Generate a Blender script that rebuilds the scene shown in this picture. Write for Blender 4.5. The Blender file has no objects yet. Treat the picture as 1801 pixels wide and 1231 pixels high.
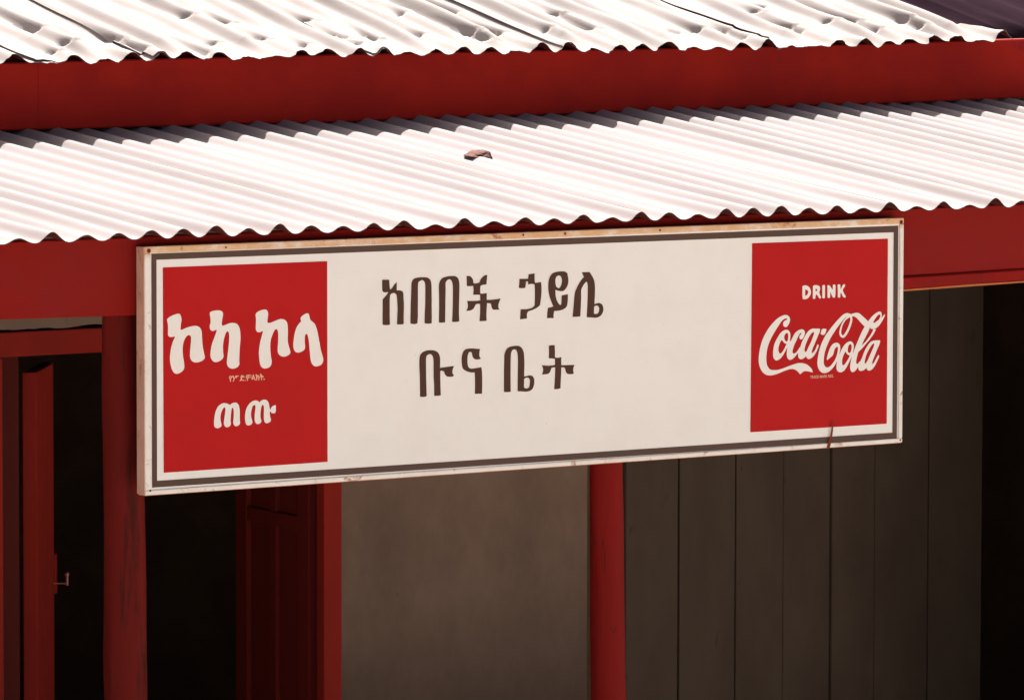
import bpy, bmesh, math, random
import numpy as np
from mathutils import Vector, Matrix, noise
from mathutils.geometry import delaunay_2d_cdt

scene = bpy.context.scene
col = scene.collection
R = math.radians

# ------------------------------------------------------------------ camera
YAW, PITCH, ROLL = 0.640024, -0.0752483, 0.002      # turned right, tilted down, radians
fw = Vector((math.sin(YAW)*math.cos(PITCH), math.cos(YAW)*math.cos(PITCH), math.sin(PITCH)))
rt0 = Vector((math.cos(YAW), -math.sin(YAW), 0)); up0 = rt0.cross(fw)
rt = math.cos(ROLL)*rt0 + math.sin(ROLL)*up0
up = math.cos(ROLL)*up0 - math.sin(ROLL)*rt0
cam_data = bpy.data.cameras.new('camera')
cam_data.sensor_width = 36.0
cam_data.lens = 9719.887/1801*36.0                   # a long telephoto lens
cam_data.clip_start = 0.1; cam_data.clip_end = 1000
cam = bpy.data.objects.new('camera', cam_data); col.objects.link(cam)
cam.matrix_world = Matrix(((rt.x, up.x, -fw.x, -6.412485), (rt.y, up.y, -fw.y, -8.513413), (rt.z, up.z, -fw.z, 2.781074), (0, 0, 0, 1)))
scene.camera = cam

# ------------------------------------------------------------------ light
SUN = Vector((0.33, 0.57, 0.735)).normalized()       # high, from behind and to the right of the shop
ELEV = math.asin(SUN.z); AZ = math.atan2(SUN.x, SUN.y)
world = bpy.data.worlds.new('World'); scene.world = world; world.use_nodes = True
wn = world.node_tree.nodes; wl = world.node_tree.links
sky = wn.new('ShaderNodeTexSky'); sky.sky_type = 'NISHITA'; sky.sun_disc = False
sky.sun_elevation = ELEV; sky.sun_rotation = AZ
sky.air_density = 0.4; sky.dust_density = 10.0; sky.ozone_density = 0.0
bg = wn['Background']; bg.inputs['Strength'].default_value = 0.05
wl.new(sky.outputs['Color'], bg.inputs['Color'])
sd = bpy.data.lights.new('sun', 'SUN'); sd.energy = 5.0; sd.angle = R(0.53); sd.color = (1.0, 0.955, 0.90)
sun = bpy.data.objects.new('sun', sd); col.objects.link(sun)
sun.rotation_euler = SUN.to_track_quat('Z', 'Y').to_euler()
sun.location = SUN*30
scene.view_settings.view_transform = 'Standard'
scene.view_settings.look = 'None'
scene.view_settings.gamma = 1.0
scene.view_settings.use_curve_mapping = False
scene.view_settings.exposure = 1.97
scene.cycles.max_bounces = 8
scene.cycles.diffuse_bounces = 5

# ------------------------------------------------------------------ materials
def material(name, base, rough=0.6, spec=0.2, metal=0.0):
    m = bpy.data.materials.new(name); m.use_nodes = True
    p = m.node_tree.nodes['Principled BSDF']
    p.inputs['Base Color'].default_value = (*base, 1); p.inputs['Roughness'].default_value = rough
    p.inputs['Specular IOR Level'].default_value = spec; p.inputs['Metallic'].default_value = metal
    return m, m.node_tree.nodes, m.node_tree.links, p

def noise_node(n, l, scale, stretch=(1, 1, 1), detail=5, rough=0.6, dist=0.0):
    tc = n.new('ShaderNodeTexCoord'); mp = n.new('ShaderNodeMapping'); mp.inputs['Scale'].default_value = stretch
    t = n.new('ShaderNodeTexNoise'); t.inputs['Scale'].default_value = scale; t.inputs['Detail'].default_value = detail
    t.inputs['Roughness'].default_value = rough; t.inputs['Distortion'].default_value = dist
    l.new(tc.outputs['Object'], mp.inputs['Vector']); l.new(mp.outputs['Vector'], t.inputs['Vector'])
    return t.outputs['Fac']

def ramp(n, l, fac, a, b):
    r = n.new('ShaderNodeMapRange'); r.inputs['From Min'].default_value = a; r.inputs['From Max'].default_value = b
    r.interpolation_type = 'SMOOTHSTEP'; l.new(fac, r.inputs['Value']); return r.outputs['Result']

def mixc(n, l, fac, a, b):
    x = n.new('ShaderNodeMix'); x.data_type = 'RGBA'
    if isinstance(fac, float): x.inputs['Factor'].default_value = fac
    else: l.new(fac, x.inputs['Factor'])
    for s, v in (('A', a), ('B', b)):
        i = [k for k in x.inputs if k.name == s and k.type == 'RGBA'][0]
        if isinstance(v, tuple): i.default_value = (*v, 1)
        else: l.new(v, i)
    return [o for o in x.outputs if o.type == 'RGBA'][0]

def mul(n, l, a, b):
    x = n.new('ShaderNodeMath'); x.operation = 'MULTIPLY'
    for i, v in enumerate((a, b)):
        if isinstance(v, float): x.inputs[i].default_value = v
        else: l.new(v, x.inputs[i])
    return x.outputs[0]

def bump(n, l, p, h, strength, dist):
    b = n.new('ShaderNodeBump'); b.inputs['Strength'].default_value = strength; b.inputs['Distance'].default_value = dist
    l.new(h, b.inputs['Height']); l.new(b.outputs['Normal'], p.inputs['Normal'])

def worn_paint(name, base, alt, wood=(0.07, 0.035, 0.02), stretch=(1, 1, 1), wear=(0.70, 0.76), rough=0.65, spec=0.12):
    m, n, l, p = material(name, base, rough, spec)
    big = ramp(n, l, noise_node(n, l, 5.0, stretch, 4), 0.35, 0.65)
    fine = noise_node(n, l, 60.0, stretch, 6, 0.7)
    c = mixc(n, l, big, base, alt)
    w = ramp(n, l, noise_node(n, l, 22.0, stretch, 8, 0.7, 0.3), wear[0], wear[1])
    c = mixc(n, l, w, c, wood)
    l.new(c, p.inputs['Base Color'])
    bump(n, l, p, fine, 0.25, 0.002)
    return m

red_fascia = worn_paint('red_fascia_paint', (0.360, 0.0175, 0.0110), (0.290, 0.0145, 0.0115), (0.21, 0.017, 0.026), (1, 1, 1.2), (0.58, 0.76), spec=0.04)
red_lower = worn_paint('red_beam_paint', (0.215, 0.0095, 0.0065), (0.200, 0.0115, 0.0100), (0.18, 0.019, 0.019), (1, 1, 1.5), (0.60, 0.8), spec=0.04)
red_post = worn_paint('red_post_paint', (0.235, 0.0085, 0.0065), (0.175, 0.0095, 0.008), (0.06, 0.012, 0.008), (1, 1, 0.25), (0.60, 0.68), spec=0.05)
old_red_post = worn_paint('old_red_post_paint', (0.185, 0.0105, 0.008), (0.11, 0.0085, 0.0065), (0.050, 0.0085, 0.006), (1.6, 1.6, 0.12), (0.52, 0.64), spec=0.05)
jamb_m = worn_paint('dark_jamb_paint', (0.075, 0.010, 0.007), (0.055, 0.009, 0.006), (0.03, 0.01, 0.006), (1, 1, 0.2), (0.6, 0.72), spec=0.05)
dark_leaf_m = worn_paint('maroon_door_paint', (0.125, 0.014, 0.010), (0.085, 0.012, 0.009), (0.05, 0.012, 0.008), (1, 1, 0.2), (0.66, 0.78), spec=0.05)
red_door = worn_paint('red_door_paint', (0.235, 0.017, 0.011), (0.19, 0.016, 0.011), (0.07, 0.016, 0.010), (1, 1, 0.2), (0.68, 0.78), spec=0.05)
bare_edge = worn_paint('bare_wood_edge', (0.50, 0.20, 0.07), (0.42, 0.12, 0.04), (0.25, 0.03, 0.02), (0.6, 1, 1), (0.55, 0.68))
plaster = worn_paint('grey_plaster', (0.200, 0.138, 0.102), (0.168, 0.112, 0.084), (0.115, 0.064, 0.048), (1, 1, 0.7), (0.62, 0.80), 0.9, 0.05)
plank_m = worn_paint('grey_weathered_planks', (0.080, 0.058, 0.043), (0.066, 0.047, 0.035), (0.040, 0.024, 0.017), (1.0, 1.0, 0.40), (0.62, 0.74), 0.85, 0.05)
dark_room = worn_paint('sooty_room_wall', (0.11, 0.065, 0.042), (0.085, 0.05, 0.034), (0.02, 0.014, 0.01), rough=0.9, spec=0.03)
floor_m = worn_paint('worn_cement_floor', (0.24, 0.19, 0.15), (0.19, 0.15, 0.12), (0.12, 0.09, 0.07), rough=0.9, spec=0.05)

def shade_graded(m, colour, axis, a, b_, amount, scale):
    # shade painted along one axis, with a ragged noisy border, over a finished paint
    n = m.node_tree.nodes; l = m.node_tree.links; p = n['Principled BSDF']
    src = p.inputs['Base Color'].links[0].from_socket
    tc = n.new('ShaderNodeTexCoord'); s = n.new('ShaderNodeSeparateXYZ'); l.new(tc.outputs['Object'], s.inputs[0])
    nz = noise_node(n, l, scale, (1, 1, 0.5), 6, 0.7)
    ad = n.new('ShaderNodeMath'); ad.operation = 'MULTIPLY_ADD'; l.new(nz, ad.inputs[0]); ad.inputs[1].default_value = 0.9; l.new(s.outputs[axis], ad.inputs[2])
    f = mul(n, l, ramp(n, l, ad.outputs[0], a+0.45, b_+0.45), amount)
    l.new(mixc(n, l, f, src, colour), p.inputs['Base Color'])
shade_graded(plank_m, (0.018, 0.012, 0.009), 'X', 1.35, 2.35, 0.75, 3.0)  # light falling off to the right, painted into the plank colour
shade_graded(plaster, (0.060, 0.043, 0.036), 'Z', 1.75, 0.95, 0.75, 4.0)  # shade deepening towards the floor, painted into the plaster colour
def roofing(name, base, alt, rustc, rust, spec=0.03, rough=0.75):
    m, n, l, p = material(name, base, rough, spec)
    streak = ramp(n, l, noise_node(n, l, 14.0, (1, 0.10, 1), 5), 0.35, 0.65)
    c = mixc(n, l, streak, base, alt)
    sp = ramp(n, l, noise_node(n, l, 26.0, (1, 0.5, 1), 8, 0.75, 0.4), rust[0], rust[1])
    c = mixc(n, l, mul(n, l, sp, 0.75), c, rustc)
    l.new(c, p.inputs['Base Color'])
    bump(n, l, p, noise_node(n, l, 45.0, (1, 0.4, 1), 4), 0.2, 0.002)
    return m
zinc_new = roofing('white_zinc_roofing', (0.246, 0.215, 0.214), (0.226, 0.195, 0.194), (0.26, 0.21, 0.19), (0.70, 0.82))
zinc_old = roofing('old_dented_zinc_roofing', (0.298, 0.268, 0.255), (0.256, 0.225, 0.216), (0.20, 0.14, 0.115), (0.62, 0.76))
underside_m, *_ = material('dark_roof_underside', (0.10, 0.030, 0.026), 0.9, 0.05)  # one even dark red-brown for the lower faces of the sheets
zinc_dark = roofing('dark_purple_roofing', (0.022, 0.0125, 0.018), (0.016, 0.009, 0.013), (0.05, 0.02, 0.015), (0.58, 0.75), 0.0, 0.9)  # dark purple-brown tone of the neighbouring roof

def enamel(name, base, mottled, rust=None, spec=0.25, tan_above=None, specks=False):
    m, n, l, p = material(name, base, 0.42, spec)
    c = mixc(n, l, ramp(n, l, noise_node(n, l, 9.0, (1, 1, 1), 6, 0.65), 0.4, 0.7), base, mottled)
    if tan_above:                                    # mottled tan tint along the topmost rail
        tc = n.new('ShaderNodeTexCoord'); s = n.new('ShaderNodeSeparateXYZ'); l.new(tc.outputs['Object'], s.inputs[0])
        f = ramp(n, l, s.outputs['Z'], tan_above[0], tan_above[1])
        g = ramp(n, l, noise_node(n, l, 40.0, (0.5, 1, 1), 6, 0.7), 0.2, 0.6)
        c = mixc(n, l, mul(n, l, f, g), c, (0.60, 0.36, 0.19))
    if specks:
        f = ramp(n, l, noise_node(n, l, 150.0, (1, 1, 1), 2, 0.5), 0.74, 0.79)
        c = mixc(n, l, mul(n, l, f, 0.6), c, (0.25, 0.17, 0.12))
    if rust:
        f = ramp(n, l, noise_node(n, l, 30.0, (0.7, 1, 0.7), 9, 0.75, 0.5), rust[0], rust[1])
        c = mixc(n, l, f, c, (0.32, 0.10, 0.035))
    l.new(c, p.inputs['Base Color'])
    return m
cream_face = enamel('cream_enamel', (0.745, 0.728, 0.703), (0.72, 0.70, 0.67), (0.80, 0.84), specks=True)
cream_rim = enamel('rusting_cream_rim', (0.75, 0.715, 0.665), (0.70, 0.635, 0.56), (0.56, 0.68), 0.2, (0.430, 0.447))
rim_side = enamel('rusty_rim_side', (0.60, 0.35, 0.27), (0.50, 0.27, 0.20), (0.55, 0.70), 0.1)
sign_red = enamel('red_enamel', (0.415, 0.0105, 0.0108), (0.395, 0.0105, 0.010), None, 0.05)
sign_white = enamel('white_lettering_paint', (0.75, 0.720, 0.680), (0.73, 0.70, 0.66), None, 0.2)
small_white = enamel('small_lettering_paint', (0.74, 0.40, 0.28), (0.72, 0.38, 0.26), None, 0.2)
sign_brown = enamel('brown_lettering_paint', (0.074, 0.034, 0.023), (0.066, 0.033, 0.023), None, 0.06)
sign_stripe = enamel('grey_brown_stripe', (0.092, 0.056, 0.044), (0.086, 0.057, 0.046), None, 0.06)
rust_m, *_ = material('rust', (0.16, 0.022, 0.010), 0.9, 0.1)
streak_m, *_ = material('rust_run', (0.17, 0.032, 0.018), 0.9, 0.1)
iron_m, *_ = material('handle_iron', (0.30, 0.10, 0.07), 0.4, 0.4)

def stone_mat():
    m, n, l, p = material('brown_stone', (0.15, 0.06, 0.05), 0.9, 0.1)
    c = mixc(n, l, ramp(n, l, noise_node(n, l, 30.0), 0.35, 0.65), (0.125, 0.05, 0.042), (0.075, 0.028, 0.023))
    l.new(c, p.inputs['Base Color']); bump(n, l, p, noise_node(n, l, 70.0, detail=8), 0.6, 0.004)
    return m
stone_m = stone_mat()
def ground_mat():
    m, n, l, p = material('dry_earth', (0.41, 0.375, 0.34), 0.95, 0.05)
    c = mixc(n, l, ramp(n, l, noise_node(n, l, 0.6, detail=8), 0.35, 0.65), (0.44, 0.40, 0.362), (0.36, 0.325, 0.293))
    l.new(c, p.inputs['Base Color']); bump(n, l, p, noise_node(n, l, 8.0, detail=8), 0.5, 0.03)
    return m
ground_m = ground_mat()

# ------------------------------------------------------------------ helpers
def root(name, label, cat, loc):
    o = bpy.data.objects.new(name, None); o.empty_display_size = 0.2
    o.location = loc; col.objects.link(o); o['label'] = label; o['category'] = cat
    return o
def origin(o):
    v = Vector((0, 0, 0))
    while o: v += o.location; o = o.parent
    return v
def mesh(name, verts, faces, m, parent=None, smooth=False, label=None):
    off = origin(parent) if parent else Vector((0, 0, 0))
    me = bpy.data.meshes.new(name)
    me.from_pydata([tuple(Vector(v)-off) for v in verts], [], faces); me.update()
    me.materials.append(m)
    if smooth:
        for p in me.polygons: p.use_smooth = True
    o = bpy.data.objects.new(name, me); col.objects.link(o)
    if parent: o.parent = parent
    if label: o['label'] = label
    return o
class Boxes:
    def __init__(s): s.bm = bmesh.new()
    def box(s, x0, x1, y0, y1, z0, z1, rot=None, jit=0.0, seed=0):
        r = random.Random(seed)
        v = [s.bm.verts.new((x+r.uniform(-jit, jit), y+r.uniform(-jit, jit), z)) for x in (x0, x1) for y in (y0, y1) for z in (z0, z1)]
        for f in ((0, 1, 3, 2), (4, 6, 7, 5), (0, 4, 5, 1), (2, 3, 7, 6), (0, 2, 6, 4), (1, 5, 7, 3)):
            s.bm.faces.new([v[i] for i in f])
        if rot:
            c, a = rot; M = Matrix.Translation(c) @ Matrix.Rotation(a, 4, 'Z') @ Matrix.Translation(-Vector(c))
            for q in v: q.co = M @ q.co
        return s
    def build(s, name, m, parent, bevel=0.003, label=None):
        bmesh.ops.recalc_face_normals(s.bm, faces=s.bm.faces)
        if bevel: bmesh.ops.bevel(s.bm, geom=list(s.bm.edges), offset=bevel, segments=2, affect='EDGES', profile=0.6)
        off = origin(parent) if parent else Vector((0, 0, 0))
        bmesh.ops.translate(s.bm, verts=s.bm.verts, vec=-off)
        me = bpy.data.meshes.new(name); s.bm.to_mesh(me); s.bm.free(); me.materials.append(m)
        o = bpy.data.objects.new(name, me); col.objects.link(o)
        if parent: o.parent = parent
        if label: o['label'] = label
        return o
def box(name, x0, x1, y0, y1, z0, z1, m, parent, bevel=0.003, label=None):
    return Boxes().box(x0, x1, y0, y1, z0, z1).build(name, m, parent, bevel, label)

def board(name, xs, zb, zt, y0, y1, m, parent, wob=0.0015, seed=1, label=None):
    # a long plank whose lower and upper edges follow the given heights; slightly wavy
    r = random.Random(seed); n = max(2, int((xs[-1]-xs[0])/0.04)); V = []; Fc = []
    X = np.linspace(xs[0], xs[-1], n+1); B = np.interp(X, xs, zb); Tp = np.interp(X, xs, zt)
    e = 0.003
    for i, x in enumerate(X):
        w = wob*noise.noise((x*3, seed*7.1, 0)); w2 = wob*noise.noise((x*3, seed*3.3, 5)); q = wob*noise.noise((x*5, 2, seed))
        V += [(x, y0+w, B[i]+e+q), (x, y0+w2, Tp[i]-e), (x, y0+e, Tp[i]), (x, y1, Tp[i]), (x, y1, B[i]), (x, y0+e, B[i]+q)]
    for i in range(n):
        for k in range(6):
            a = i*6+k; b = i*6+(k+1) % 6; Fc.append((a, b, b+6, a+6))
    Fc.append(tuple(range(5, -1, -1))); Fc.append(tuple(n*6+k for k in range(6)))
    return mesh(name, V, Fc, m, parent, label=label)

# flat painted shapes on the sign face: outlines in millimetres from the middle of the sign's lower edge
def smooth_outline(pts, sub, sharp):
    n = len(pts); P = [Vector(p) for p in pts]; T = []
    for i in range(n):
        a = P[i]-P[i-1]; b = P[(i+1) % n]-P[i]
        ang = abs(a.angle_signed(b)) if a.length > 1e-6 and b.length > 1e-6 else 0
        T.append(None if ang > R(sharp) else (P[(i+1) % n]-P[i-1]).normalized())
    out = []
    for i in range(n):
        j = (i+1) % n; d = (P[j]-P[i]).length
        t0 = T[i]*d*0.9 if T[i] is not None else (P[j]-P[i])
        t1 = T[j]*d*0.9 if T[j] is not None else (P[j]-P[i])
        for k in range(sub):
            s = k/sub
            out.append((2*s**3-3*s*s+1)*P[i]+(s**3-2*s*s+s)*t0+(-2*s**3+3*s*s)*P[j]+(s**3-s*s)*t1)
    return out
def painted(name, shapes, y, m, parent, sub=4, sharp=55, label=None):
    verts = []; faces = []; owner = []
    for gi, loops in enumerate(shapes):
        for li, lp in enumerate(loops):
            pts = smooth_outline(lp, sub, sharp) if sub > 1 else [Vector(p) for p in lp]
            area = sum(pts[i-1].x*pts[i].y-pts[i].x*pts[i-1].y for i in range(len(pts)))
            if area < 0: pts.reverse()
            k = len(verts); verts += [Vector((p.x, p.y)) for p in pts]
            faces.append(list(range(k, k+len(pts)))); owner.append((gi, li))
    v2, e2, f2, ov, oe, of = delaunay_2d_cdt(verts, [], faces, 1, 1e-4)
    keep = []
    for f, src in zip(f2, of):
        hit = [owner[i] for i in src]; holes = {g for g, li in hit if li > 0}
        if any(li == 0 and g not in holes for g, li in hit): keep.append(list(f))
    used = sorted({i for f in keep for i in f}); mp = {i: k for k, i in enumerate(used)}
    V = [(v2[i].x/1000, y, SIGN_Z+v2[i].y/1000) for i in used]
    Fc = []
    for f in keep:
        q = [mp[i] for i in f]; a, b, c = (V[i] for i in q[:3])
        if (b[0]-a[0])*(c[2]-a[2])-(b[2]-a[2])*(c[0]-a[0]) < 0: q.reverse()
        Fc.append(q)
    return mesh(name, V, Fc, m, parent, label=label)

SIGN_Z = 1.75
SLOGAN = [[[(-865.8,321.8),(-861.8,325),(-852.8,328.8),(-843.1,331.1),(-837.4,330.2),(-834.7,324.6),(-833.9,319.2),(-835.4,311),(-836.2,301.5),(-833.4,301.1),(-823.7,304.4),(-812.3,306.7),(-802.5,307.2),(-796,305.3),(-791.9,301.7),(-789.4,295.5),(-788.7,285.8),(-787.9,274.9),(-786.3,263.8),(-783.8,254.1),(-782.5,248.6),(-783.9,245.2),(-789.6,241.4),(-797.8,239.7),(-805.9,240),(-811.6,243),(-814.9,248.7),(-815.3,258.2),(-814.3,269.1),(-813.2,278.7),(-813.1,286.9),(-814.8,289.7),(-818,290.8),(-822.9,288.7),(-827.8,282),(-830.6,273.9),(-831.6,264.4),(-830.7,252.1),(-828.7,241.1),(-828,231.5),(-830.1,226.8),(-835.3,222.9),(-841,220.8),(-846.7,220.7),(-851.6,223.6),(-855.6,230),(-858.3,238.3),(-859.6,247.9),(-858.7,260.1),(-856.3,271),(-852.2,281.7),(-848.4,288.4),(-848.9,289.7),(-853,289.2),(-858.6,288.8),(-861.9,290.3),(-863.8,293.8),(-863.5,304),(-863.9,312.2)]],[[(-771.4,329.7),(-768.1,332.3),(-761.5,333.7),(-753.3,334),(-746.8,332.8),(-742.7,329.9),(-742.2,325.1),(-743.5,318.3),(-744.7,311.5),(-745.2,308),(-742.7,304.8),(-737,306.3),(-728.7,308.8),(-720.5,309.4),(-712.3,307.7),(-707.3,303.1),(-704.4,296.1),(-703.2,285),(-703.3,276.8),(-704.9,263.1),(-705.8,249.3),(-706.1,238.3),(-705.8,232.1),(-709.1,227.5),(-715.7,224.7),(-721.5,224.3),(-728.1,226.2),(-732.5,230.6),(-733.8,236.8),(-732.2,249.1),(-730.5,261.4),(-728.8,275.1),(-728.5,286.1),(-729.6,292.3),(-732.1,294.5),(-734.5,293.2),(-737.8,286.5),(-740.6,278.3),(-742.3,267.4),(-742,256.4),(-741.2,248.1),(-742.9,244.1),(-748.6,240.2),(-756,238.2),(-761.8,238.8),(-766.7,242.4),(-769.9,248),(-769.9,256.3),(-768.2,267.2),(-764.1,278),(-759.2,288.7),(-755.9,296.8),(-757.5,298),(-762.4,296.4),(-767.4,296.6),(-770.6,299.5),(-771.8,305.7),(-769.8,312.5),(-770.1,320.7)]],[[(-669.4,322.9),(-666.1,326.9),(-658.6,330),(-650.3,331.5),(-644.5,330.2),(-641.7,325.9),(-641.2,321.1),(-642.4,314.2),(-642.9,308),(-640.4,305.9),(-633.7,306.7),(-625.4,309.4),(-617.1,311.8),(-610.4,312.3),(-602.9,309.9),(-598.4,304.9),(-597.1,297.2),(-596.7,286.1),(-597.1,275),(-596.3,266.7),(-593.8,258.3),(-591.3,251.2),(-591.3,247.8),(-594.6,244.4),(-602.2,241.7),(-609.7,242.1),(-616.3,245.4),(-619.7,251.1),(-619.7,259.4),(-618.8,270.4),(-618.5,280.1),(-619.1,288.4),(-620.4,292.3),(-622.9,293.8),(-626.3,292.2),(-630.4,286.1),(-634.6,276.6),(-636.3,267),(-636.3,256),(-635.2,244.8),(-633.5,235.1),(-633.9,229.6),(-637.2,224.2),(-643.9,221.7),(-651.3,221.8),(-656.3,224.4),(-659.3,229.3),(-661.3,240.5),(-662.1,251.6),(-661.2,261.2),(-658.7,272.1),(-655.4,283),(-652.9,290.5),(-654.5,291.3),(-660.4,289.4),(-666.2,290.6),(-669,296),(-668.6,305.6),(-668.6,315.3)]],[[(-567.8,312.6),(-564.4,316),(-558.5,319.2),(-552.6,320.6),(-549.3,318.8),(-547.6,313.2),(-545.4,307.6),(-540.1,303.9),(-535,298.8),(-531.7,291.7),(-529.1,283.3),(-526.6,272.1),(-524.1,260.8),(-521.6,249.6),(-518.2,239.7),(-516.5,232.7),(-517.4,227.1),(-521.6,222.4),(-528.3,220.4),(-535.1,220.3),(-541,224),(-544.3,229.7),(-546,239.5),(-547.2,249.3),(-548.2,259.1),(-549.3,268.9),(-551,276.6),(-552.7,280.8),(-554.9,282.3),(-557.2,280.3),(-558.6,273.4),(-558.2,265.1),(-557.7,256.7),(-560.3,252),(-567,248.8),(-574.5,247.7),(-580.4,250.1),(-583.7,255.8),(-584.6,264.8),(-582.9,275.8),(-580.4,286.8),(-576.2,296.3),(-570.3,303),(-566.6,305.6),(-567.3,308.4)]]]
IMPERATIVE = [[[(-762.5,122.2),(-762.5,128.9),(-761.1,138.9),(-758.4,147.7),(-753.7,155.2),(-747.7,159.4),(-741,161.3),(-734.3,160.4),(-729,158.3),(-726.3,157.2),(-723.6,159.3),(-718.3,161),(-712.9,160.5),(-708.2,156.9),(-705.9,150.6),(-705.2,142.8),(-705.2,133.8),(-704.9,125.9),(-704.7,121.4),(-707.6,118.2),(-713,116.8),(-717,118.1),(-719.7,122.8),(-719.4,128.9),(-718.6,136.7),(-718.6,144.5),(-719.6,150.2),(-721.2,152),(-723,150.4),(-724.3,143.7),(-725.3,134.8),(-725.7,127),(-724.8,122.5),(-727.1,118.1),(-732.4,115.9),(-737.1,116.9),(-740.4,121.6),(-740.4,127.7),(-739.1,135.5),(-737.7,144.4),(-737.3,151.1),(-739,153.6),(-741.7,151.9),(-745.7,145.9),(-748,138.2),(-748,130.4),(-746.5,123.6),(-745.8,119.1),(-749.1,116.5),(-754.5,115.3),(-759.2,116.4),(-762.2,119.4)]],[[(-693.5,131),(-692.8,139.9),(-690.1,148.7),(-684.7,156.3),(-678,161),(-669.9,162.9),(-663.8,161.1),(-660.4,158.5),(-657.1,161.7),(-650.3,163.4),(-644.2,161.6),(-640.2,156.4),(-638.6,149.5),(-637.5,145),(-635.5,144.3),(-634.1,148.2),(-628,151.3),(-623.9,151.6),(-624.2,145.4),(-624.6,138.7),(-628,136.6),(-633.4,137.5),(-636.1,140.4),(-637.5,141),(-637.8,136),(-636.8,130.3),(-635.1,124.6),(-637.5,120.8),(-644.3,118.9),(-649,120.8),(-651,126.5),(-651.3,134.4),(-651,143.4),(-651.3,151.3),(-653,153.6),(-655.7,152.6),(-657.8,144.9),(-658.9,135.9),(-658.5,129.2),(-656.7,123.5),(-659.2,119.7),(-664.6,118.2),(-669.3,120.2),(-671.6,125.3),(-671.9,133.2),(-671,142.2),(-669.9,150),(-670.6,153.4),(-672.9,154.6),(-676,152.5),(-678.7,145.9),(-680,138.1),(-679.1,130.2),(-676.7,123.4),(-678.7,119),(-685.4,116.9),(-690.2,118.4),(-692.6,124.2)]]]
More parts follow.
